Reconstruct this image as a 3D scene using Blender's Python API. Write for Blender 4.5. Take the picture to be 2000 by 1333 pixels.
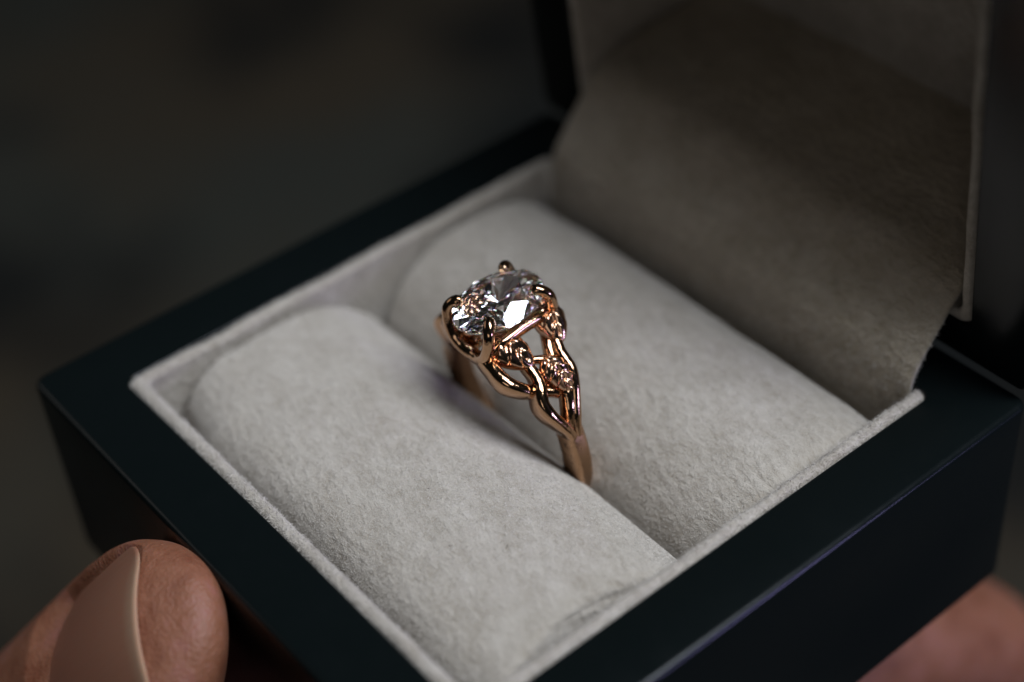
import bpy, bmesh, math, random
import numpy as np
from mathutils import Vector, Matrix, noise
random.seed(4); rng = np.random.default_rng(7)
sc = bpy.context.scene
for o in list(bpy.data.objects): bpy.data.objects.remove(o)
col = sc.collection
# one Blender unit is one centimetre
sc.unit_settings.scale_length = 0.01

# ------------------------------------------------------------------ camera
CAM = Vector((9.02890, -6.64370, 10.26905))
cam_d = bpy.data.cameras.new('camera'); cam = bpy.data.objects.new('camera', cam_d); col.objects.link(cam)
RGT = Vector((0.63516331, 0.76965701, -0.06476992)); UP = Vector((-0.47534798, 0.45562052, 0.75263169)); BK = Vector((0.60877899, -0.4472561, 0.65524835))
cam.matrix_world = Matrix(((RGT.x, UP.x, BK.x, CAM.x), (RGT.y, UP.y, BK.y, CAM.y), (RGT.z, UP.z, BK.z, CAM.z), (0, 0, 0, 1)))
cam_d.sensor_width = 36; cam_d.sensor_fit = 'HORIZONTAL'; cam_d.lens = 61.127
cam_d.clip_start = 0.5; cam_d.clip_end = 2000
cam_d.dof.use_dof = True; cam_d.dof.focus_distance = 14.25; cam_d.dof.aperture_fstop = 0.0611 / 0.62
cam_d.dof.aperture_blades = 0
sc.camera = cam

# ------------------------------------------------------------------ world and lamps
w = bpy.data.worlds.new('World'); sc.world = w; w.use_nodes = True
bg = w.node_tree.nodes['Background']; bg.inputs[0].default_value = (0.62, 0.78, 0.85, 1); bg.inputs[1].default_value = 0.012

def area_lamp(name, direction, dist, size, power, color, target=(0, 0, 0)):
    d = Vector(direction).normalized(); L = bpy.data.lights.new(name, 'AREA'); L.shape = 'RECTANGLE'
    L.size, L.size_y = size; L.energy = power; L.color = color
    o = bpy.data.objects.new(name, L); col.objects.link(o)
    o.location = Vector(target) + d * dist; o.rotation_euler = d.to_track_quat('Z', 'Y').to_euler()
    return o
area_lamp('window_lamp', (0.38, 0.17, 0.90), 60, (22, 44), 50500, (0.83, 0.895, 1.0))
area_lamp('side_window_lamp', (0.88, 0.455, 0.10), 80, (16, 12), 15000, (0.50, 0.46, 1.0))
area_lamp('left_fill_lamp', (-0.78, -0.48, 0.40), 110, (60, 36), 3600, (1.0, 0.93, 0.88))  # added panel, no real window: gives the diamond and gold something to reflect
area_lamp('right_fill_lamp', (0.60, -0.70, 0.38), 110, (46, 36), 5000, (1.0, 0.96, 0.95))  # likewise added: sparkle for the stone and fill light on the hinge flap

sc.view_settings.view_transform = 'Standard'; sc.view_settings.look = 'None'
sc.view_settings.exposure = 0; sc.view_settings.gamma = 1; sc.view_settings.use_curve_mapping = False
cy = sc.cycles
cy.max_bounces = 28; cy.diffuse_bounces = 2; cy.glossy_bounces = 10; cy.transmission_bounces = 24; cy.transparent_max_bounces = 8
cy.caustics_reflective = True; cy.caustics_refractive = False; cy.sample_clamp_indirect = 12; cy.blur_glossy = 0.3
cy.use_denoising = True; cy.denoising_input_passes = 'RGB_ALBEDO_NORMAL'; cy.denoising_prefilter = 'ACCURATE'

# ------------------------------------------------------------------ helpers
def mesh_obj(name, verts, faces, mat, parent=None, smooth=True, label=None):
    me = bpy.data.meshes.new(name); me.from_pydata([tuple(map(float, v)) for v in verts], [], [tuple(int(i) for i in f) for f in faces]); me.update()
    if smooth: me.polygons.foreach_set('use_smooth', [True] * len(me.polygons))
    if mat: me.materials.append(mat)
    o = bpy.data.objects.new(name, me); col.objects.link(o)
    if parent: o.parent = parent
    if label: o['label'] = label
    return o
def empty(name, loc, label, cat, group=None):
    o = bpy.data.objects.new(name, None); col.objects.link(o); o.location = loc; o.empty_display_size = 0.3
    o['label'] = label; o['category'] = cat
    if group: o['group'] = group
    return o
def catmull(P, n):
    P = np.asarray(P, float); Q = np.vstack([2 * P[0] - P[1], P, 2 * P[-1] - P[-2]]); out = []
    for i in range(1, len(Q) - 2):
        p0, p1, p2, p3 = Q[i - 1:i + 3]
        for t in np.linspace(0, 1, n, endpoint=False):
            out.append(0.5 * (2 * p1 + (p2 - p0) * t + (2 * p0 - 5 * p1 + 4 * p2 - p3) * t * t + (3 * p1 - p0 - 3 * p2 + p3) * t ** 3))
    out.append(Q[-2]); return np.array(out)
def grid_faces(nu, nv, closed_v=True):
    F = []
    for i in range(nu - 1):
        for j in range(nv if closed_v else nv - 1):
            F.append((i * nv + j, (i + 1) * nv + j, (i + 1) * nv + (j + 1) % nv, i * nv + (j + 1) % nv))
    return F
def sweep(path, half_w, half_t, normal_of, nseg=20, power=2.0, cap=True):
    """tube along path; lateral half width, normal half thickness per point; superellipse section"""
    path = np.asarray(path); n = len(path); T = np.gradient(path, axis=0); T /= np.linalg.norm(T, axis=1)[:, None]
    V = []; ph = np.linspace(0, 2 * np.pi, nseg, endpoint=False)
    c, s = np.cos(ph), np.sin(ph); cs = np.sign(c) * np.abs(c) ** (2 / power); ss = np.sign(s) * np.abs(s) ** (2 / power)
    for i in range(n):
        N = np.asarray(normal_of(path[i], i / (n - 1)), float); N = N - T[i] * (N @ T[i]); N /= np.linalg.norm(N); B = np.cross(T[i], N)
        hw = half_w[i] if np.ndim(half_w) else half_w; ht = half_t[i] if np.ndim(half_t) else half_t
        V += list(path[i] + np.outer(cs * hw, B) + np.outer(ss * ht, N))
    F = grid_faces(n, nseg); F = [f[::-1] for f in F]
    if cap:
        V.append(path[0]); V.append(path[-1]); a, b = len(V) - 2, len(V) - 1
        for j in range(nseg):
            F.append((a, j, (j + 1) % nseg)); F.append((b, (n - 1) * nseg + (j + 1) % nseg, (n - 1) * nseg + j))
    return V, F
def taper(n, start=0.0, end=0.0, k=0.18):
    """rounded ends: 1 in the middle, falling to start/end"""
    t = np.linspace(0, 1, n); r = np.ones(n)
    if start < 1: m = t < k; r[m] = start + (1 - start) * np.sqrt(np.clip(1 - (1 - t[m] / k) ** 2, 0, 1))
    if end < 1: m = t > 1 - k; r[m] = end + (1 - end) * np.sqrt(np.clip(1 - ((t[m] - 1 + k) / k) ** 2, 0, 1))
    return np.maximum(r, 0.04)

# ------------------------------------------------------------------ materials
def new_mat(name):
    m = bpy.data.materials.new(name); m.use_nodes = True; nt = m.node_tree; return m, nt, nt.nodes['Principled BSDF']
def node(nt, t, **kw):
    n = nt.nodes.new(t)
    for k, v in kw.items():
        if k in n.inputs.keys(): n.inputs[k].default_value = v
        else: setattr(n, k, v)
    return n
def ramp(nt, stops):
    r = nt.nodes.new('ShaderNodeValToRGB'); el = r.color_ramp.elements
    while len(el) < len(stops): el.new(0.5)
    for e, (p, c) in zip(el, stops): e.position = p; e.color = (*c, 1) if len(c) == 3 else c
    return r

def fabric_mat(name, base, dark, relief=1.0):
    m, nt, b = new_mat(name); L = nt.links.new
    tc = node(nt, 'ShaderNodeTexCoord')
    n1 = node(nt, 'ShaderNodeTexNoise', Scale=3.2, Detail=4.0, Roughness=0.55)
    n2 = node(nt, 'ShaderNodeTexNoise', Scale=13.0, Detail=3.0, Roughness=0.55, Distortion=0.2)
    n3 = node(nt, 'ShaderNodeTexNoise', Scale=75.0, Detail=4.0, Roughness=0.75)
    mp = node(nt, 'ShaderNodeMapping'); mp.inputs['Scale'].default_value = (0.75, 1.25, 1.0); mp.inputs['Rotation'].default_value = (0, 0, 0.5)
    L(tc.outputs['Object'], mp.inputs[0])
    for n in (n1, n2, n3): L(mp.outputs[0], n.inputs['Vector'])
    def madd(a, k, c):
        q = node(nt, 'ShaderNodeMath', operation='MULTIPLY_ADD'); L(a, q.inputs[0]); q.inputs[1].default_value = k
        if isinstance(c, float): q.inputs[2].default_value = c
        else: L(c, q.inputs[2])
        return q.outputs[0]
    colf = madd(n3.outputs['Fac'], 0.55, madd(n2.outputs['Fac'], 0.45, madd(n1.outputs['Fac'], 0.45, 0.0)))
    mr = node(nt, 'ShaderNodeMapRange'); mr.inputs['From Min'].default_value = 0.52; mr.inputs['From Max'].default_value = 0.88
    L(colf, mr.inputs['Value']); r = ramp(nt, [(0.0, dark), (1.0, base)]); L(mr.outputs[0], r.inputs[0]); L(r.outputs[0], b.inputs['Base Color'])
    hgt = madd(n3.outputs['Fac'], 0.30, n2.outputs['Fac'])
    bp = node(nt, 'ShaderNodeBump', Strength=0.8, Distance=0.056 * relief); L(hgt, bp.inputs['Height']); L(bp.outputs[0], b.inputs['Normal'])
    b.inputs['Roughness'].default_value = 1.0; b.inputs['Specular IOR Level'].default_value = 0.1
    b.inputs['Sheen Weight'].default_value = 0.25; b.inputs['Sheen Roughness'].default_value = 0.5
    return m
M_FAB = fabric_mat('cream_velour', (0.54, 0.488, 0.42), (0.33, 0.282, 0.222))
M_FLAP = fabric_mat('cream_velour_flap', (0.62, 0.53, 0.41), (0.37, 0.30, 0.20), 2.1)
def fuzz_mat(name, c):
    m, nt, b = new_mat(name); b.inputs['Base Color'].default_value = (*c, 1); b.inputs['Roughness'].default_value = 0.9; b.inputs['Specular IOR Level'].default_value = 0.15; return m
M_FUZZ = fuzz_mat('velour_fibre', (0.55, 0.505, 0.45)); M_LINT = fuzz_mat('dark_lint', (0.03, 0.025, 0.02))

m, nt, b = new_mat('black_lacquer'); M_BLK = m; L = nt.links.new
b.inputs['Base Color'].default_value = (0.0034, 0.0052, 0.0052, 1); b.inputs['Specular IOR Level'].default_value = 0.24
tc = node(nt, 'ShaderNodeTexCoord'); n1 = node(nt, 'ShaderNodeTexNoise', Scale=3.0, Detail=8.0, Roughness=0.65); L(tc.outputs['Object'], n1.inputs['Vector'])
rr = ramp(nt, [(0.3, (0.18,) * 3), (0.75, (0.28,) * 3)]); L(n1.outputs['Fac'], rr.inputs[0]); L(rr.outputs[0], b.inputs['Roughness'])
n2 = node(nt, 'ShaderNodeTexNoise', Scale=90.0, Detail=4.0); L(tc.outputs['Object'], n2.inputs['Vector'])
bp = node(nt, 'ShaderNodeBump', Strength=0.06, Distance=0.01); L(n2.outputs['Fac'], bp.inputs['Height']); L(bp.outputs[0], b.inputs['Normal'])

def gold_mat(name, rough, bump, color=(0.52, 0.315, 0.185)):
    m, nt, b = new_mat(name); L = nt.links.new
    b.inputs['Base Color'].default_value = (*color, 1); b.inputs['Metallic'].default_value = 1
    tc = node(nt, 'ShaderNodeTexCoord'); n1 = node(nt, 'ShaderNodeTexNoise', Scale=14.0, Detail=6.0, Roughness=0.7); L(tc.outputs['Object'], n1.inputs['Vector'])
    r = ramp(nt, [(0.3, (rough * 0.7,) * 3), (0.7, (rough * 1.4,) * 3)]); L(n1.outputs['Fac'], r.inputs[0]); L(r.outputs[0], b.inputs['Roughness'])
    n2 = node(nt, 'ShaderNodeTexNoise', Scale=11.0, Detail=3.0); L(tc.outputs['Object'], n2.inputs['Vector'])
    bp = node(nt, 'ShaderNodeBump', Strength=bump, Distance=0.02); L(n2.outputs['Fac'], bp.inputs['Height']); L(bp.outputs[0], b.inputs['Normal'])
    return m
M_GOLD = gold_mat('polished_rose_gold', 0.10, 0.25)
M_BUD = gold_mat('carved_rose_gold', 0.13, 0.1, (0.68, 0.42, 0.28))
M_SATIN = gold_mat('satin_rose_gold', 0.30, 0.12)
M_MARK, _, b = new_mat('engraved_mark'); b.inputs['Base Color'].default_value = (0.02, 0.012, 0.008, 1); b.inputs['Roughness'].default_value = 0.8

m = bpy.data.materials.new('diamond'); m.use_nodes = True; nt = m.node_tree; nt.nodes.clear(); M_DIA = m
out = nt.nodes.new('ShaderNodeOutputMaterial'); prev = None
for c, ior in (((0.39, 0.305, 0.305, 1), 2.408), ((0.305, 0.39, 0.305, 1), 2.420), ((0.305, 0.305, 0.39, 1), 2.434)):
    g = nt.nodes.new('ShaderNodeBsdfGlass'); g.inputs['Color'].default_value = c; g.inputs['Roughness'].default_value = 0.0; g.inputs['IOR'].default_value = ior
    if prev is None: prev = g.outputs[0]
    else:
        a = nt.nodes.new('ShaderNodeAddShader'); nt.links.new(prev, a.inputs[0]); nt.links.new(g.outputs[0], a.inputs[1]); prev = a.outputs[0]
nt.links.new(prev, out.inputs[0])

m, nt, b = new_mat('skin'); M_SKIN = m; L = nt.links.new
tc = node(nt, 'ShaderNodeTexCoord'); n1 = node(nt, 'ShaderNodeTexNoise', Scale=2.6, Detail=9.0, Roughness=0.72); L(tc.outputs['Object'], n1.inputs['Vector'])
r = ramp(nt, [(0.34, (0.16, 0.05, 0.022)), (0.52, (0.235, 0.092, 0.048)), (0.68, (0.275, 0.108, 0.080))]); L(n1.outputs['Fac'], r.inputs[0]); L(r.outputs[0], b.inputs['Base Color'])
b.inputs['Roughness'].default_value = 0.58; b.inputs['Subsurface Weight'].default_value = 0.35; b.inputs['Subsurface Radius'].default_value = (1.0, 0.35, 0.18); b.inputs['Subsurface Scale'].default_value = 0.12
n2 = node(nt, 'ShaderNodeTexVoronoi', Scale=34.0); L(tc.outputs['Object'], n2.inputs['Vector'])
n3 = node(nt, 'ShaderNodeTexNoise', Scale=9.0, Detail=6.0, Distortion=1.2); L(tc.outputs['Object'], n3.inputs['Vector'])
ad = node(nt, 'ShaderNodeMath', operation='ADD'); L(n2.outputs['Distance'], ad.inputs[0]); L(n3.outputs['Fac'], ad.inputs[1])
bp = node(nt, 'ShaderNodeBump', Strength=0.36, Distance=0.02); L(ad.outputs[0], bp.inputs['Height']); L(bp.outputs[0], b.inputs['Normal'])
m, nt, b = new_mat('fingernail'); M_NAIL = m; L = nt.links.new
tc = node(nt, 'ShaderNodeTexCoord'); sp = node(nt, 'ShaderNodeSeparateXYZ'); L(tc.outputs['Object'], sp.inputs[0])
n1 = node(nt, 'ShaderNodeTexNoise', Scale=3.0, Detail=4.0); L(tc.outputs['Object'], n1.inputs['Vector'])
ad = node(nt, 'ShaderNodeMath', operation='MULTIPLY_ADD'); L(n1.outputs['Fac'], ad.inputs[0]); ad.inputs[1].default_value = 0.05; L(sp.outputs['X'], ad.inputs[2])
mr = node(nt, 'ShaderNodeMapRange'); mr.inputs['From Min'].default_value = -2.0; mr.inputs['From Max'].default_value = 0.0; L(ad.outputs[0], mr.inputs['Value'])
r = ramp(nt, [(0.0, (0.25, 0.100, 0.062)), (0.6, (0.335, 0.150, 0.095)), (0.93, (0.36, 0.172, 0.108)), (1.0, (0.42, 0.255, 0.165))]); L(mr.outputs[0], r.inputs[0]); L(r.outputs[0], b.inputs['Base Color'])
b.inputs['Roughness'].default_value = 0.30; b.inputs['Subsurface Weight'].default_value = 0.2; b.inputs['Subsurface Scale'].default_value = 0.06
wv = node(nt, 'ShaderNodeTexNoise', Scale=6.0, Detail=3.0); mp = node(nt, 'ShaderNodeMapping'); mp.inputs['Scale'].default_value = (0.15, 3.0, 1.0)
L(tc.outputs['Object'], mp.inputs[0]); L(mp.outputs[0], wv.inputs['Vector'])
bp = node(nt, 'ShaderNodeBump', Strength=0.15, Distance=0.02); L(wv.outputs['Fac'], bp.inputs['Height']); L(bp.outputs[0], b.inputs['Normal'])

m, nt, b = new_mat('dark_ground'); M_GRD = m; L = nt.links.new
tc = node(nt, 'ShaderNodeTexCoord'); mp = node(nt, 'ShaderNodeMapping'); mp.inputs['Location'].default_value = (44.0, 61.0, 4.0)
L(tc.outputs['Object'], mp.inputs[0])
n1 = node(nt, 'ShaderNodeTexNoise', Scale=0.075, Detail=3.0, Roughness=0.5); L(mp.outputs[0], n1.inputs['Vector'])
n2 = node(nt, 'ShaderNodeTexNoise', Scale=0.05, Detail=2.0); mp2 = node(nt, 'ShaderNodeMapping'); mp2.inputs['Location'].default_value = (41, 17, 5); L(tc.outputs['Object'], mp2.inputs[0]); L(mp2.outputs[0], n2.inputs['Vector'])
r1 = ramp(nt, [(0.40, (0.006, 0.008, 0.007)), (0.58, (0.050, 0.051, 0.043))]); L(n1.outputs['Fac'], r1.inputs[0])
r2 = ramp(nt, [(0.42, (1.0, 1.0, 0.84)), (0.60, (1.3, 0.95, 0.60))]); L(n2.outputs['Fac'], r2.inputs[0])
mx = node(nt, 'ShaderNodeMix', data_type='RGBA', blend_type='MULTIPLY'); mx.inputs[0].default_value = 1.0
L(r1.outputs[0], mx.inputs[6]); L(r2.outputs[0], mx.inputs[7]); L(mx.outputs[2], b.inputs['Base Color']); b.inputs['Roughness'].default_value = 0.9

# ------------------------------------------------------------------ ground far below the hand-held box
g = mesh_obj('ground', [(-600, -600, 0), (600, -600, 0), (600, 600, 0), (-600, 600, 0)], [(0, 1, 2, 3)], M_GRD, smooth=False)
g.location = (0, 0, -38); g['kind'] = 'structure'; g['label'] = 'dark blurred ground far below the box'

# ------------------------------------------------------------------ ring box
def rrect(x0, x1, y0, y1, r, n=6):
    P = []
    for cx, cy_, a0 in ((x1 - r, y1 - r, 0), (x0 + r, y1 - r, 90), (x0 + r, y0 + r, 180), (x1 - r, y0 + r, 270)):
        for k in range(n + 1):
            a = math.radians(a0 + 90 * k / n); P.append((cx + r * math.cos(a), cy_ + r * math.sin(a)))
    return P
def loop_shell(levels, close_first=True, close_last=True):
    """levels: list of (x0,x1,y0,y1,r,z) rounded rectangles bridged in order"""
    V = []; F = []; n = None
    for (x0, x1, y0, y1, r, z) in levels:
        P = rrect(x0, x1, y0, y1, r); n = len(P); V += [(p[0], p[1], z) for p in P]
    for i in range(len(levels) - 1):
        for j in range(n): F.append((i * n + j, i * n + (j + 1) % n, (i + 1) * n + (j + 1) % n, (i + 1) * n + j))
    if close_first: F.append(tuple(range(n))[::-1])
    if close_last: F.append(tuple((len(levels) - 1) * n + j for j in range(n)))
    return V, F
def inset(R, d): return (R[0] + d, R[1] - d, R[2] + d, R[3] - d)
def case_levels(OUT, INN, depth, inner_depth, bev=0.065, bev_in=0.02, ro=0.13, ri=0.10):
    lv = []
    bb = 0.08
    for k in range(4):
        a = math.radians(90 * k / 3); lv.append((*inset(OUT, bb * (1 - math.sin(a))), ro, -depth + bb * (1 - math.cos(a))))
    for k in range(6):
        a = math.radians(90 * k / 5); lv.append((*inset(OUT, bev * (1 - math.cos(a))), max(ro - bev * (1 - math.cos(a)), 0.03), -bev + bev * math.sin(a)))
    for k in range(4):
        a = math.radians(90 * k / 3); lv.append((*inset(INN, -bev_in * (1 - math.sin(a))), ri, -bev_in * (1 - math.cos(a))))
    lv.append((*INN, ri, -inner_depth)); return lv
box = empty('ring_box', (0, 0, -2.15), 'open black lacquered ring box with cream velour lining, held in a hand', 'ring box')
def under(o):
    o.parent = box; o.location = (o.location[0], o.location[1], o.location[2] + 2.15) if o.parent else o.location; return o
OUT = (-3.13, 3.13, -3.13, 3.05); INN = (-2.5, 2.5, -2.5, 2.5)
def rebox(V): return [(v[0], v[1], v[2] + 2.15) for v in V]
V, F = loop_shell(case_levels(OUT, INN, 2.15, 1.85)); base = mesh_obj('base', rebox(V), F, M_BLK, box)

# noise wobble used for all fabric
def nz(p, s, k=0.0): return noise.noise(Vector((p[0] * s + k, p[1] * s - k, p[2] * s + 2 * k)))
def fuzz(parent, mesh_owner, count, length, width, mat, name='fuzz', tri_filter=None, seed=1, lean=0.7):
    """short fibres standing on a mesh: one joined mass"""
    me = mesh_owner.data; me.calc_loop_triangles(); R = np.random.default_rng(seed)
    co = np.empty(len(me.vertices) * 3); me.vertices.foreach_get('co', co); co = co.reshape(-1, 3)
    no = np.empty(len(me.vertices) * 3); me.vertices.foreach_get('normal', no); no = no.reshape(-1, 3)
    tr = np.empty(len(me.loop_triangles) * 3, dtype=np.int32); me.loop_triangles.foreach_get('vertices', tr); tr = tr.reshape(-1, 3)
    if tri_filter is not None:
        cen = co[tr].mean(1); nn = no[tr].mean(1); tr = tr[tri_filter(cen, nn)]
    A = co[tr]; area = np.linalg.norm(np.cross(A[:, 1] - A[:, 0], A[:, 2] - A[:, 0]), axis=1) / 2
    idx = R.choice(len(tr), count, p=area / area.sum()); a, b_ = R.random(count), R.random(count); k = a + b_ > 1; a[k] = 1 - a[k]; b_[k] = 1 - b_[k]
    t = tr[idx]; P = co[t[:, 0]] * (1 - a - b_)[:, None] + co[t[:, 1]] * a[:, None] + co[t[:, 2]] * b_[:, None]
    N = no[t].mean(1); N /= np.linalg.norm(N, axis=1)[:, None] + 1e-9
    D = N + R.normal(0, lean, (count, 3)) + np.array([0.45, -0.35, -0.1]); dn = (D * N).sum(1); D += N * np.where(dn < 0.15, 0.15 - dn, 0)[:, None]; D /= np.linalg.norm(D, axis=1)[:, None]
    ln = length * R.uniform(0.4, 1.25, count); S = np.cross(D, R.normal(0, 1, (count, 3))); S /= np.linalg.norm(S, axis=1)[:, None] + 1e-9
    W = width * R.uniform(0.6, 1.3, count)
    Vv = np.empty((count, 3, 3)); Vv[:, 0] = P - S * W[:, None] / 2 - N * 0.004; Vv[:, 1] = P + S * W[:, None] / 2 - N * 0.004; Vv[:, 2] = P + D * ln[:, None]
    m_ = bpy.data.meshes.new(name); m_.vertices.add(count * 3); m_.vertices.foreach_set('co', Vv.ravel())
    m_.loops.add(count * 3); m_.loops.foreach_set('vertex_index', np.arange(count * 3, dtype=np.int32))
    m_.polygons.add(count); m_.polygons.foreach_set('loop_start', np.arange(0, count * 3, 3, dtype=np.int32)); m_.polygons.foreach_set('loop_total', np.full(count, 3, dtype=np.int32))
    m_.update(calc_edges=True); m_.materials.append(mat)
    o = bpy.data.objects.new(name, m_); col.objects.link(o); o.parent = parent; o['kind'] = 'stuff'; return o

# cream lining standing round the opening
def lining_mesh(INN, th, depth, top, seed, drop=False):
    lv = [(*inset(INN, 0.004), 0.10, -depth), (*inset(INN, 0.004), 0.10, top - th * 0.5)]
    for k in range(1, 9):
        a = math.radians(180 * k / 9); lv.append((*inset(INN, 0.004 + th / 2 * (1 - math.cos(a))), 0.095, top - th * 0.5 + th * 0.5 * math.sin(a)))
    lv += [(*inset(INN, th), 0.09, top - th * 0.5), (*inset(INN, th), 0.09, -depth)]
    V = []; F = []; n = 0
    for (x0, x1, y0, y1, r, z) in lv:   # densify the long sides
        P = rrect(x0, x1, y0, y1, r, 5); Q = []
        for i in range(len(P)):
            p, q = P[i], P[(i + 1) % len(P)]; d = math.dist(p, q); k = 36 if d > 1 else 1
            for s in range(k): Q.append((p[0] + (q[0] - p[0]) * s / k, p[1] + (q[1] - p[1]) * s / k))
        n = len(Q)
        for (x, y) in Q:
            hz = 1.0 if z > top - th else 0.15
            dx = 0.030 * nz((x, y, z * 0.5), 1.6, seed) * hz; dz = (0.020 * nz((x, y, 0), 1.6, seed + 5) + 0.006 * nz((x, y, 0), 7.0, seed + 9)) * hz
            sx = -1 if x > 0 else 1; sy = -1 if y > 0 else 1
            if drop and y > 2.30 and abs(x) < 2.36: dz -= 1.1 * (z > -1)
            V.append((x + sx * abs(dx) * 0.6 * (abs(x) > abs(y)), y + sy * abs(dx) * 0.6 * (abs(y) >= abs(x)), z + dz))
    for i in range(len(lv) - 1):
        for j in range(n): F.append((i * n + j, i * n + (j + 1) % n, (i + 1) * n + (j + 1) % n, (i + 1) * n + j))
    return V, F
V, F = lining_mesh(INN, 0.125, 1.84, 0.015, 3.0, True); lining = mesh_obj('lining', rebox(V), F, M_FAB, box)
fuzz(lining, lining, 24000, 0.030, 0.0055, M_FUZZ, seed=3, tri_filter=lambda c, n: c[:, 2] > 2.15 - 0.35)

# the two velour rolls
def roll_mesh(prof, x0, x1, seed, crest=0.05, pull=0.0):
    prof = catmull(prof, 8); nv = len(prof); xs = []
    for k in range(7): xs.append(x0 + 0.09 * (1 - math.cos(math.radians(90 * k / 6))))
    xs += list(np.linspace(x0 + 0.09, x1 - 0.09, 92)[1:-1])
    for k in range(7): xs.append(x1 - 0.09 * (1 - math.sin(math.radians(90 * k / 6))))
    cy0 = prof[:, 0].mean(); V = []
    for x in xs:
        e = min(x - x0, x1 - x); s = 0.0
        if e < 0.09: q = 1 - e / 0.09; s = 0.09 * (1 - math.sqrt(max(0, 1 - q * q)))
        bul = crest * (1 - (2 * (x - x0) / (x1 - x0) - 1) ** 2)
        for (y, z) in prof:
            top = max(0.0, min(1.0, (z + 0.9) / 0.8)); y = y + (0.15 * max(0.0, 1 - (x - x0) / 0.7) * max(0.0, min(1.0, (-1.6 - y) / 0.4))); yy = y + (cy0 - y) * min(1, s / 0.9) * 1.0; zz = z - s
            p = (x, yy, zz)
            d = 0.035 * nz(p, 0.9, seed) + 0.018 * nz(p, 2.4, seed + 4) + 0.007 * nz(p, 7.0, seed + 8)
            px = pull * max(0.0, math.sin(math.pi * min(1, max(0, (y + 2.05) / 1.6)))) * max(0.0, 1 - (x1 - x) / 0.5)
            V.append((x - px, yy + d * 0.4 * top, zz + bul * top + d * top))
    F = [f[::-1] for f in grid_faces(len(xs), nv, closed_v=False)]
    # end caps: rows drawn in towards the middle line so the end stays a clean cloth face
    for e0_, flip in ((0, False), ((len(xs) - 1) * nv, True)):
        e0 = len(V); V += V[e0_:e0_ + nv]
        for j in range(nv // 2):
            a, b_, c, d = e0 + j, e0 + j + 1, e0 + nv - 2 - j, e0 + nv - 1 - j
            if b_ < c: f = (a, b_, c, d)
            elif b_ == c: f = (a, b_, d)
            else: continue
            F.append(f[::-1] if flip else f)
    return V, F
front_prof = [(-2.29, -1.7), (-2.28, -0.8), (-2.23, -0.42), (-2.07, -0.21), (-1.80, -0.11), (-1.50, -0.075), (-1.15, -0.06), (-0.80, -0.08), (-0.58, -0.135), (-0.36, -0.245), (-0.18, -0.39), (-0.03, -0.55), (0.06, -0.72), (0.075, -0.9), (0.075, -1.7)]
back_prof = [(0.105, -1.7), (0.115, -0.9), (0.14, -0.74), (0.21, -0.58), (0.32, -0.42), (0.50, -0.26), (0.77, -0.135), (1.05, -0.07), (1.41, -0.06), (1.70, -0.09), (1.92, -0.17), (2.14, -0.34), (2.28, -0.60), (2.32, -0.9), (2.32, -1.7)]
V, F = roll_mesh(front_prof, -2.31, 2.31, 1.3, crest=0.085, pull=0.13); roll_f = mesh_obj('cushion_roll', rebox(V), F, M_FAB, box, label='front velour roll nearest the thumb')
V, F = roll_mesh(back_prof, -2.31, 2.31, 7.9, crest=0.08); roll_b = mesh_obj('cushion_roll', rebox(V), F, M_FAB, box, label='rear velour roll beside the lid flap')
vis = lambda c, n: (c[:, 2] > 2.15 - 0.95) & (c[:, 0] < 2.22) & (np.abs(n[:, 0]) < 0.55)
fuzz(roll_f, roll_f, 150000, 0.034, 0.0055, M_FUZZ, seed=11, tri_filter=vis)
fuzz(roll_b, roll_b, 110000, 0.034, 0.0055, M_FUZZ, seed=12, tri_filter=vis)
fuzz(roll_f, roll_f, 55, 0.07, 0.006, M_LINT, name='lint', seed=13, tri_filter=vis, lean=2.5)
fuzz(roll_b, roll_b, 60, 0.07, 0.006, M_LINT, name='lint', seed=14, tri_filter=vis, lean=2.5)
V = [(-2.3, -2.3, 0.5), (2.3, -2.3, 0.5), (2.3, 2.3, 0.5), (-2.3, 2.3, 0.5)]; mesh_obj('lining_floor', V, [(0, 1, 2, 3)], M_FAB, box, smooth=False)

# lid: rim plane leans a little forward, cavity faces the front
lid = bpy.data.objects.new('lid', None)
O_ = Vector((0, 2.985, 0.085)); vv = Vector((0, -0.100, 0.995)).normalized(); dd = Vector((0, 0.995, 0.100)).normalized()
def lidpt(p):   # local (x, v along the rim plane, d depth negative outwards of rim) -> box local
    q = O_ + Vector((p[0], 0, 0)) + vv * p[1] + dd * (-p[2]); return (q.x, q.y, q.z + 2.15)
LO = (-3.13, 3.13, 0.0, 6.20); LI = (-2.5, 2.5, 0.40, 5.50)
V, F = loop_shell(case_levels(LO, LI, 2.25, 1.95, bev=0.05)); lid = mesh_obj('lid', [lidpt(v) for v in V], F, M_BLK, box)
def lid_lining():
    V, F = lining_mesh((-2.5, 2.5, -2.6, 2.5), 0.11, 1.94, 0.0, 8.0); return [lidpt((v[0], v[1] + 3.0, v[2])) for v in V], F
V, F = lid_lining(); ll = mesh_obj('lid_lining', V, F, M_FAB, lid)
n = 24; V = []; F = []
for i in range(n + 1):
    for j in range(n + 1):
        x = -2.4 + 4.8 * i / n; v = 0.72 + 4.8 * j / n; V.append(lidpt((x, v, -1.86 + 0.06 * nz((x, v, 0), 0.6))))
for i in range(n):
    for j in range(n): F.append((i * (n + 1) + j, (i + 1) * (n + 1) + j, (i + 1) * (n + 1) + j + 1, i * (n + 1) + j + 1))
mesh_obj('lid_panel', V, F, M_FAB, lid)

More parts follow.
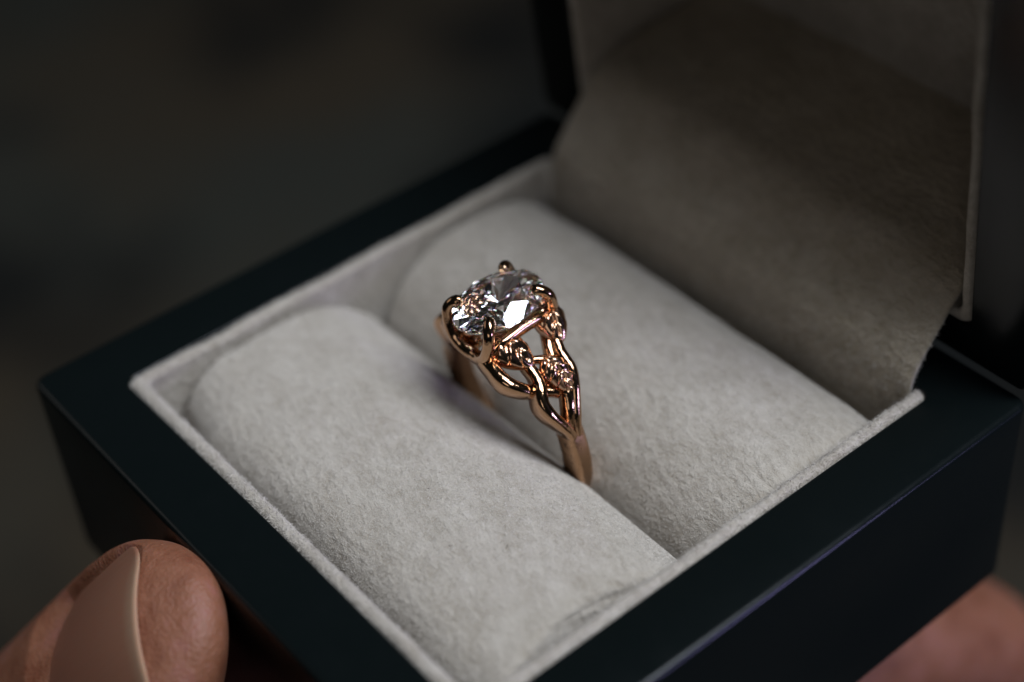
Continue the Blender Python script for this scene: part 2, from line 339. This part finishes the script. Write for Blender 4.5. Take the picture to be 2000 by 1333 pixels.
# hinge flap: one velour sheet running from behind the rear roll up into the lid
fp = catmull([(2.36, -1.3), (2.385, -0.8), (2.40, -0.5), (2.43, -0.2), (2.49, 0.08), (2.62, 0.29), (2.80, 0.50), (2.96, 0.72), (3.13, 0.87), (3.42, 0.97), (3.85, 1.04), (4.4, 1.08), (4.86, 1.12)], 7)
nx = 90; V = []; th = 0.03
tang = np.gradient(fp, axis=0); nor = np.stack([-tang[:, 1], tang[:, 0]], 1); nor /= np.linalg.norm(nor, axis=1)[:, None]
npf = len(fp)
for side in (1, -1):
    for i in range(nx + 1):
        x = -2.37 + 4.70 * i / nx
        for k, (y, z) in enumerate(fp):
            p = (x, y, z); d = 0.030 * nz(p, 0.8, 4.0) + 0.010 * nz(p, 2.6, 6.0) + 0.003 * nz(p, 8.0, 2.0)
            ex_ = 0.02 * nz((0, y, z), 0.9, 1.0) * max(0.0, (abs(x) - 1.6) / 0.8)
            V.append((x + ex_, y + nor[k, 0] * (d + side * th / 2), z + nor[k, 1] * (d + side * th / 2) + 2.15))
F = []; off = (nx + 1) * npf
F += [f for f in grid_faces(nx + 1, npf, False)]; F += [tuple(off + q for q in f[::-1]) for f in grid_faces(nx + 1, npf, False)]
for k in range(npf - 1):
    F.append((k, k + 1, off + k + 1, off + k)); a = nx * npf; F.append((a + k, off + a + k, off + a + k + 1, a + k + 1))
for i in range(nx):
    F.append((i * npf, off + i * npf, off + (i + 1) * npf, (i + 1) * npf)); q = npf - 1; F.append((i * npf + q, (i + 1) * npf + q, off + (i + 1) * npf + q, off + i * npf + q))
flap = mesh_obj('hinge_flap', V, F, M_FLAP, box)
fuzz(flap, flap, 90000, 0.030, 0.005, M_FUZZ, seed=21, tri_filter=lambda c, n: (c[:, 2] > 2.15 - 0.5) & (c[:, 1] < 3.5))

# ------------------------------------------------------------------ the ring
ring = empty('ring', (0, 0, 0), 'rose gold ring with oval diamond and leaf shoulders standing between the cushion rolls', 'ring')
R3 = Matrix(((0.9997938, -0.0163923, -0.0119828), (0.0150877, 0.9946840, -0.1018633), (0.0135888, 0.1016615, 0.9947262)))
ring.matrix_world = Matrix.Translation((-0.042, 0.049, -0.246)) @ R3.to_4x4()
def pol(a, y, r): a = math.radians(a); return (r * math.cos(a), y, r * math.sin(a))
radial = lambda p, t: (p[0], 0, p[2])
# shank: plain band
angs = np.linspace(26, -206, 150); path = []; hw = []; ht = []
for a in angs:
    k = max(0.0, math.cos(math.radians(a))) if a > -90 else 0.0
    yo = -0.085 * k ** 2 if a > -90 else -0.02 * max(0, -math.cos(math.radians(a)))
    path.append(pol(a, yo, 0.845)); hw.append(0.088); ht.append(0.125)
V, F = sweep(path, np.array(hw), np.array(ht), radial, nseg=36, power=4.2); mesh_obj('shank', V, F, M_SATIN, ring)

def strand(name, pts, hwid, hthk, side=1, power=2.6, start=0.3, end=0.3, mat=None, label=None, n=10):
    P = np.array([pol(a, y if side > 0 else y * 0.68, r) for (a, y, r) in pts]); P = catmull(P, n); P[:, 0] *= side
    N = len(P); tp = taper(N, start, end, 0.12)
    hwid = np.interp(np.linspace(0, 1, N), np.linspace(0, 1, len(np.atleast_1d(hwid))), np.atleast_1d(hwid)); hthk = np.interp(np.linspace(0, 1, N), np.linspace(0, 1, len(np.atleast_1d(hthk))), np.atleast_1d(hthk))
    V, F = sweep(P, hwid * tp, hthk * tp, radial, nseg=24, power=power)
    return mesh_obj(name, V, F, mat or M_GOLD, ring, label=label)
def leaf_bud(side, p0, p1, wid, thk, nrib, seed):
    """bud with a midrib and chevron ridges; p0 tip, p1 stem end as (angle, y, r)"""
    A = np.array(pol(*p0)); B = np.array(pol(*p1)); A[0] *= side; B[0] *= side
    T = B - A; Ln = np.linalg.norm(T); T /= Ln; C = (A + B) / 2; N = np.array([C[0], 0, C[2]]); N -= T * (N @ T); N /= np.linalg.norm(N); W = np.cross(N, T)
    nu, nv = 72, 48; V = []
    for i in range(nu):
        u = i / (nu - 1); prof = math.sin(math.pi * u ** 0.85) ** 0.62 if 0 < u < 1 else 0.0
        for j in range(nv):
            ph = 2 * math.pi * j / nv; x, z = math.cos(ph), math.sin(ph); lat = abs(x)
            up = max(0.0, z + 0.25) / 1.25
            wv = (u * nrib - lat * 1.15) % 1.0; ridge = (1 - wv) ** 0.8 if wv > 0.18 else wv / 0.18 * 0.85     # overlapping scales
            mid = math.exp(-(x / 0.13) ** 2) if z > 0 else 0
            s = prof * (1 - 0.42 * up * (1 - ridge) - 0.24 * up * mid)
            V.append(C + T * (u - 0.5) * Ln + W * x * wid * s + N * z * thk * s)
    F = [f[::-1] for f in grid_faces(nu, nv)]
    return mesh_obj('leaf_bud', V, F, M_BUD, ring)
for s in (1, -1):
    strand('vine_strand', [(88, -0.345, 0.90), (80, -0.365, 0.92), (73, -0.375, 0.93), (67, -0.385, 0.93), (61.5, -0.37, 0.93), (56.5, -0.315, 0.92), (52.5, -0.245, 0.90), (48.5, -0.14, 0.885), (45, -0.055, 0.885), (40, 0.0, 0.89)], [0.052, 0.062, 0.066, 0.06, 0.052, 0.045], [0.08, 0.11, 0.12, 0.10, 0.08, 0.08], s, power=3.0)
    strand('vine_strand', [(67, -0.125, 0.97), (63.5, -0.135, 0.955), (57.5, -0.135, 0.95), (52, -0.16, 0.945), (48, -0.205, 0.935), (43, -0.235, 0.92), (36.5, -0.225, 0.905), (30, -0.18, 0.885), (22, -0.125, 0.87), (14, -0.105, 0.855)], [0.045, 0.055, 0.060, 0.062, 0.058, 0.05], [0.08, 0.09, 0.125, 0.135, 0.13, 0.11], s, power=3.0)
    strand('vine_strand', [(70, 0.26, 0.97), (64.5, 0.215, 0.955), (59.5, 0.18, 0.945), (55, 0.165, 0.94), (49, 0.15, 0.935), (43, 0.105, 0.92), (38, 0.06, 0.905), (31, 0.0, 0.89), (22, -0.055, 0.87), (14, -0.065, 0.855)], [0.05, 0.055, 0.058, 0.058, 0.055, 0.045], [0.09, 0.10, 0.125, 0.13, 0.13, 0.11], s, power=2.8)
    strand('vine_strand', [(46, 0.045, 0.95), (41, 0.02, 0.945), (34, -0.03, 0.93), (27, -0.075, 0.905), (20, -0.09, 0.88)], [0.045, 0.064, 0.062, 0.05, 0.03], [0.06, 0.08, 0.085, 0.08, 0.06], s)
    strand('vine_strand', [(80, 0.29, 1.0), (75, 0.25, 0.96), (68, 0.185, 0.925), (62, 0.13, 0.91), (57, 0.10, 0.91)], [0.055, 0.06, 0.058, 0.055], [0.06, 0.07, 0.07, 0.06], s)
    strand('cross_bar', [(66, -0.13, 0.975), (63.5, -0.06, 0.985), (61, 0.02, 0.985), (59.5, 0.10, 0.96)], [0.032, 0.036, 0.03], [0.04, 0.045, 0.04], s)
    leaf_bud(s, (88.0, -0.225, 1.06), (60.5, -0.110, 1.03), 0.165, 0.155, 4.7, 1)
    leaf_bud(s, (87.0, 0.350, 1.06), (61.8, 0.235, 1.03), 0.148, 0.150, 4.7, 2)
    leaf_bud(s, (61.5, 0.01, 1.02), (40.0, 0.055, 1.0), 0.135, 0.125, 4.6, 3)
    # gallery rail under the girdle on each long side
    P = catmull([(s * 0.215, -0.33, 1.02), (s * 0.245, -0.2, 1.07), (s * 0.245, 0.0, 1.085), (s * 0.245, 0.2, 1.07), (s * 0.215, 0.33, 1.02)], 10)
    V, F = sweep(P, 0.058, 0.056, lambda p, t: (0, 0, 1), nseg=16, power=2.6); mesh_obj('gallery_rail', V, F, M_GOLD, ring)
# four claw prongs running down into a U under each end of the stone
for sx in (1, -1):
    for sy in (1, -1):
        P = catmull([(-sx * 0.02, sy * 0.345, 0.885), (sx * 0.10, sy * 0.355, 0.905), (sx * 0.20, sy * 0.362, 0.985), (sx * 0.255, sy * 0.358, 1.10), (sx * 0.272, sy * 0.345, 1.20), (sx * 0.268, sy * 0.328, 1.262), (sx * 0.243, sy * 0.296, 1.305), (sx * 0.205, sy * 0.255, 1.322), (sx * 0.178, sy * 0.228, 1.312)], 10)
        N = len(P); tt = np.linspace(0, 1, N); rad = np.interp(tt, [0, 0.2, 0.45, 0.7, 0.85, 1], [0.060, 0.066, 0.052, 0.046, 0.050, 0.038]) * taper(N, 1, 0.1, 0.09)
        V, F = sweep(P, rad, rad * 0.95, lambda p, t, sx=sx, sy=sy: (sx * 0.62, sy * 0.78, 0.02), nseg=18, power=2.2); mesh_obj('prong', V, F, M_GOLD, ring)
# engraved maker's mark on the shank's side face
def stroke(p, q, wd=0.006):
    p = np.array(p); q = np.array(q); d = q - p; d /= np.linalg.norm(d); nn = np.array([-d[1], d[0]]) * wd / 2
    return [p - nn, q - nn, q + nn, p + nn]
V = []; F = []
ca, rr0 = math.radians(14.0), 0.865; er = np.array([math.cos(ca), math.sin(ca)]); et = np.array([-math.sin(ca), math.cos(ca)])
for (p, q) in (((-0.02, 0.035), (-0.01, -0.03)), ((-0.015, 0.0), (0.02, 0.025)), ((-0.012, 0.0), (0.022, -0.034)), ((-0.03, 0.012), (0.012, 0.006))):
    b0 = len(V)
    for c in stroke(p, q):
        xz = er * (rr0 + c[0]) + et * c[1]; V.append((xz[0], -0.171 - 0.0015, xz[1]))
    F.append((b0, b0 + 1, b0 + 2, b0 + 3))
mesh_obj('maker_mark', V, F, M_MARK, ring, smooth=False)

# oval brilliant
def brilliant(a, b_, zg, crown, pav, table=0.57):
    P = []; g = 0.012; c22 = math.cos(math.radians(22.5))
    for k in range(8):
        t = math.radians(45 * k); P.append((table * math.cos(t), table * math.sin(t), crown))
        t += math.radians(22.5); r = 0.80; P.append((r * math.cos(t), r * math.sin(t), g + (crown - g) * (1 - (r * c22 - table) / (1 - table)) * 1.01))
    c11 = math.cos(math.radians(11.25))
    for k in range(16):
        t = math.radians(22.5 * k + 11.25); r = 0.34; P.append((r * math.cos(t), r * math.sin(t), -g - (pav - g) * (1 - r * c11) * 1.003))
        t += math.radians(11.25); r = 0.70; P.append((r * math.cos(t), r * math.sin(t), -g - (pav - g) * (1 - r) * 1.06))
    for k in range(16):
        t = math.radians(22.5 * k); P.append((math.cos(t), math.sin(t), g)); P.append((math.cos(t), math.sin(t), -g))
        t += math.radians(11.25); P.append((0.995 * math.cos(t), 0.995 * math.sin(t), 0.0))
    P.append((0, 0, -pav))
    bm = bmesh.new()
    for (x, y, z) in P: bm.verts.new((x * a, y * b_, z + zg))
    res = bmesh.ops.convex_hull(bm, input=bm.verts)
    bmesh.ops.delete(bm, geom=[v for v in bm.verts if not v.link_faces], context='VERTS')
    bmesh.ops.dissolve_limit(bm, angle_limit=math.radians(0.6), verts=bm.verts, edges=bm.edges); bmesh.ops.recalc_face_normals(bm, faces=bm.faces)
    me = bpy.data.meshes.new('diamond'); bm.to_mesh(me); bm.free(); me.materials.append(M_DIA)
    o = bpy.data.objects.new('diamond', me); col.objects.link(o); o.parent = ring; o['label'] = 'clear oval faceted diamond held by four claws'; return o
brilliant(0.328, 0.434, 1.246, 0.110, 0.292)

# ------------------------------------------------------------------ the hand holding the box
person = empty('person', (-4.5, -7.0, -6.0), 'bare hand with its thumb on the front of the box and fingers underneath', 'person')
NA = Vector((-0.07, -3.88, -0.085)); ta = Vector((0.5652, 0.3202, 0.7602)); tl = Vector((0.7929, -0.4651, -0.3937)); tn = Vector((-0.2275, -0.8253, 0.5168))
# thumb in its own frame: X along the thumb to the tip, Y across, Z to the nail; origin on the free edge of the nail
thumb_m = Matrix(((ta.x, tl.x, tn.x, NA.x), (ta.y, tl.y, tn.y, NA.y), (ta.z, tl.z, tn.z, NA.z), (0, 0, 0, 1)))
def nail_z(x, y):   # curved nail plate
    return -0.17 * (y / 0.7) ** 2 - 0.035 * max(0.0, x + 0.7) ** 2 - 0.02 * (x + 0.7) ** 2
NW = lambda x: 0.82 - 0.13 * max(0, min(1.2, (x + 0.45) / 0.5)) ** 2
TIP = 0.40; NU, NV = 260, 220; V = []
for i in range(NU):
    s = TIP - (7.5) * (i / (NU - 1)) ** 2.0
    q = (TIP - s)
    cap_ = (1 - max(0.0, 1 - q / 1.25) ** 2.1) ** (1 / 2.1)
    wd = (0.88 + 0.12 * min(1, q / 1.6) - 0.10 * max(0, min(1, (q - 2.2) / 1.2)) + 0.35 * max(0, min(1, (q - 3.6) / 3))) * cap_
    hp = (0.47 + 0.22 * min(1, q / 1.5) + 0.35 * max(0, min(1, (q - 3) / 3))) * cap_
    hn = (0.40 + 0.05 * min(1, q / 1.4) + 0.15 * max(0, min(1, (q - 2) / 1.5))) * cap_
    zc = -0.40 - 0.10 * max(0, 1 - q / 1.0) ** 2
    for j in range(NV):
        ph = 2 * math.pi * j / NV; c, sn = math.cos(ph), math.sin(ph)
        y = wd * math.copysign(abs(c) ** 0.9, c); z = zc + (hn if sn > 0 else hp) * math.copysign(abs(sn) ** 0.9, sn)
        x = s
        # nail bed: skin dips below the plate, and a fold stands round its sides
        e = abs(y) / (NW(x) + 0.04); inside = 1 if (e < 1 and -1.75 < x < 0.02) else 0
        if sn > 0 and -2.1 < x < 0.25:
            zt = nail_z(x, min(abs(y), 0.72)) - 0.03; kx = min(1, max(0, (x + 2.0) / 0.4)) * min(1, max(0, (0.25 - x) / 0.22)); ky = min(1, max(0, (1.16 - e) / 0.26)); ky = ky * ky * (3 - 2 * ky)
            z = z * (1 - kx * ky) + min(z + 0.05, zt) * kx * ky
            z += 0.030 * math.exp(-((e - 1.20) / 0.14) ** 2) * kx
        z += 0.008 * nz((x, y, z), 3.0, 2)
        V.append(thumb_m @ Vector((x, y, z)))
nb = len(V); F = [f for f in grid_faces(NU, NV)]
F.append(tuple(range(NV)))
# palm and four fingers reach from the thumb's base under the box
def tube(P, rad, flat=0.92, nseg=28):
    P = catmull(P, 10); N = len(P); r = np.interp(np.linspace(0, 1, N), np.linspace(0, 1, len(rad)), rad) * taper(N, 0.3, 0.05, 0.07)
    V_, F_ = sweep(P, r, r * flat, lambda p, t: (0, 0.1, 1), nseg=nseg, power=2.2); return V_, F_
tb = thumb_m @ Vector((-6.6, 0, -0.4))
parts = [([tuple(tb + Vector((1.4, 1.0, 1.6))), tuple(tb + Vector((0.1, 0.1, 0.0))), (-5.6, -7.6, -7.2), (-8.0, -10.0, -8.6)], [1.2, 1.9, 2.5, 2.3], 0.75)]
for k, (x_, y_, z_) in enumerate(((2.0, 5.35, -6.3), (0.3, 3.6, -5.0), (0.2, 3.6, -3.9), (-0.8, 2.2, -3.9))):
    ro_ = Vector((0.2 - 1.05 * k, -5.6 - 0.3 * k, -5.8)) if k else Vector((0.6, -3.0, -5.0)); tipv = Vector((x_, y_, z_))
    mid = ro_.lerp(tipv, 0.42); mid.z = -3.9; m2_ = ro_.lerp(tipv, 0.75); m2_.z = -3.2 if k else -4.6
    parts.append(([tuple(ro_ - Vector((0.4, 1.2, 0.9))), tuple(ro_), tuple(mid), tuple(m2_), tuple(tipv)], [1.05, 1.0, 0.95, 0.88, 0.74], 0.95))
for P, rad, fl in parts:
    V_, F_ = tube(P, rad, fl); o0 = len(V); V += [tuple(v) for v in V_]; F += [tuple(o0 + q for q in f) for f in F_]
iv = Vector((-4.5, -7.0, -6.0)); V = [tuple(Vector(v) - iv) for v in V]
hand = mesh_obj('hand', V, F, M_SKIN, person)
# thumb nail plate, with a thick free edge
NX, NY = 40, 36; V = []; F = []
for lay in (0, 1):
    for i in range(NX + 1):
        for j in range(NY + 1):
            t = i / NX; yy = -1 + 2 * j / NY; x_edge = 0.06 - 0.07 * yy ** 2 - 0.40 * abs(yy) ** 9; x = -1.72 + (x_edge + 1.72) * t
            x += (1 - t) * 0.35 * abs(yy) ** 2.5; y = NW(x) * yy
            V.append((x, y, nail_z(x, y) + 0.008 - lay * 0.022 - 0.012 * (1 if i == NX else 0) * (1 if lay == 0 else -0.5)))
n1 = (NX + 1) * (NY + 1)
F += grid_faces(NX + 1, NY + 1, False); F += [tuple(n1 + q for q in f[::-1]) for f in grid_faces(NX + 1, NY + 1, False)]
for j in range(NY): a = NX * (NY + 1) + j; F.append((a, a + n1, a + n1 + 1, a + 1))
for i in range(NX): F.append((i * (NY + 1), (i + 1) * (NY + 1), n1 + (i + 1) * (NY + 1), n1 + i * (NY + 1))); a = i * (NY + 1) + NY; F.append((a, n1 + a, n1 + a + NY + 1, a + NY + 1))
nail = mesh_obj('thumb_nail', V, [f[::-1] for f in F], M_NAIL, hand); nail.matrix_local = Matrix.Translation(-iv) @ thumb_m
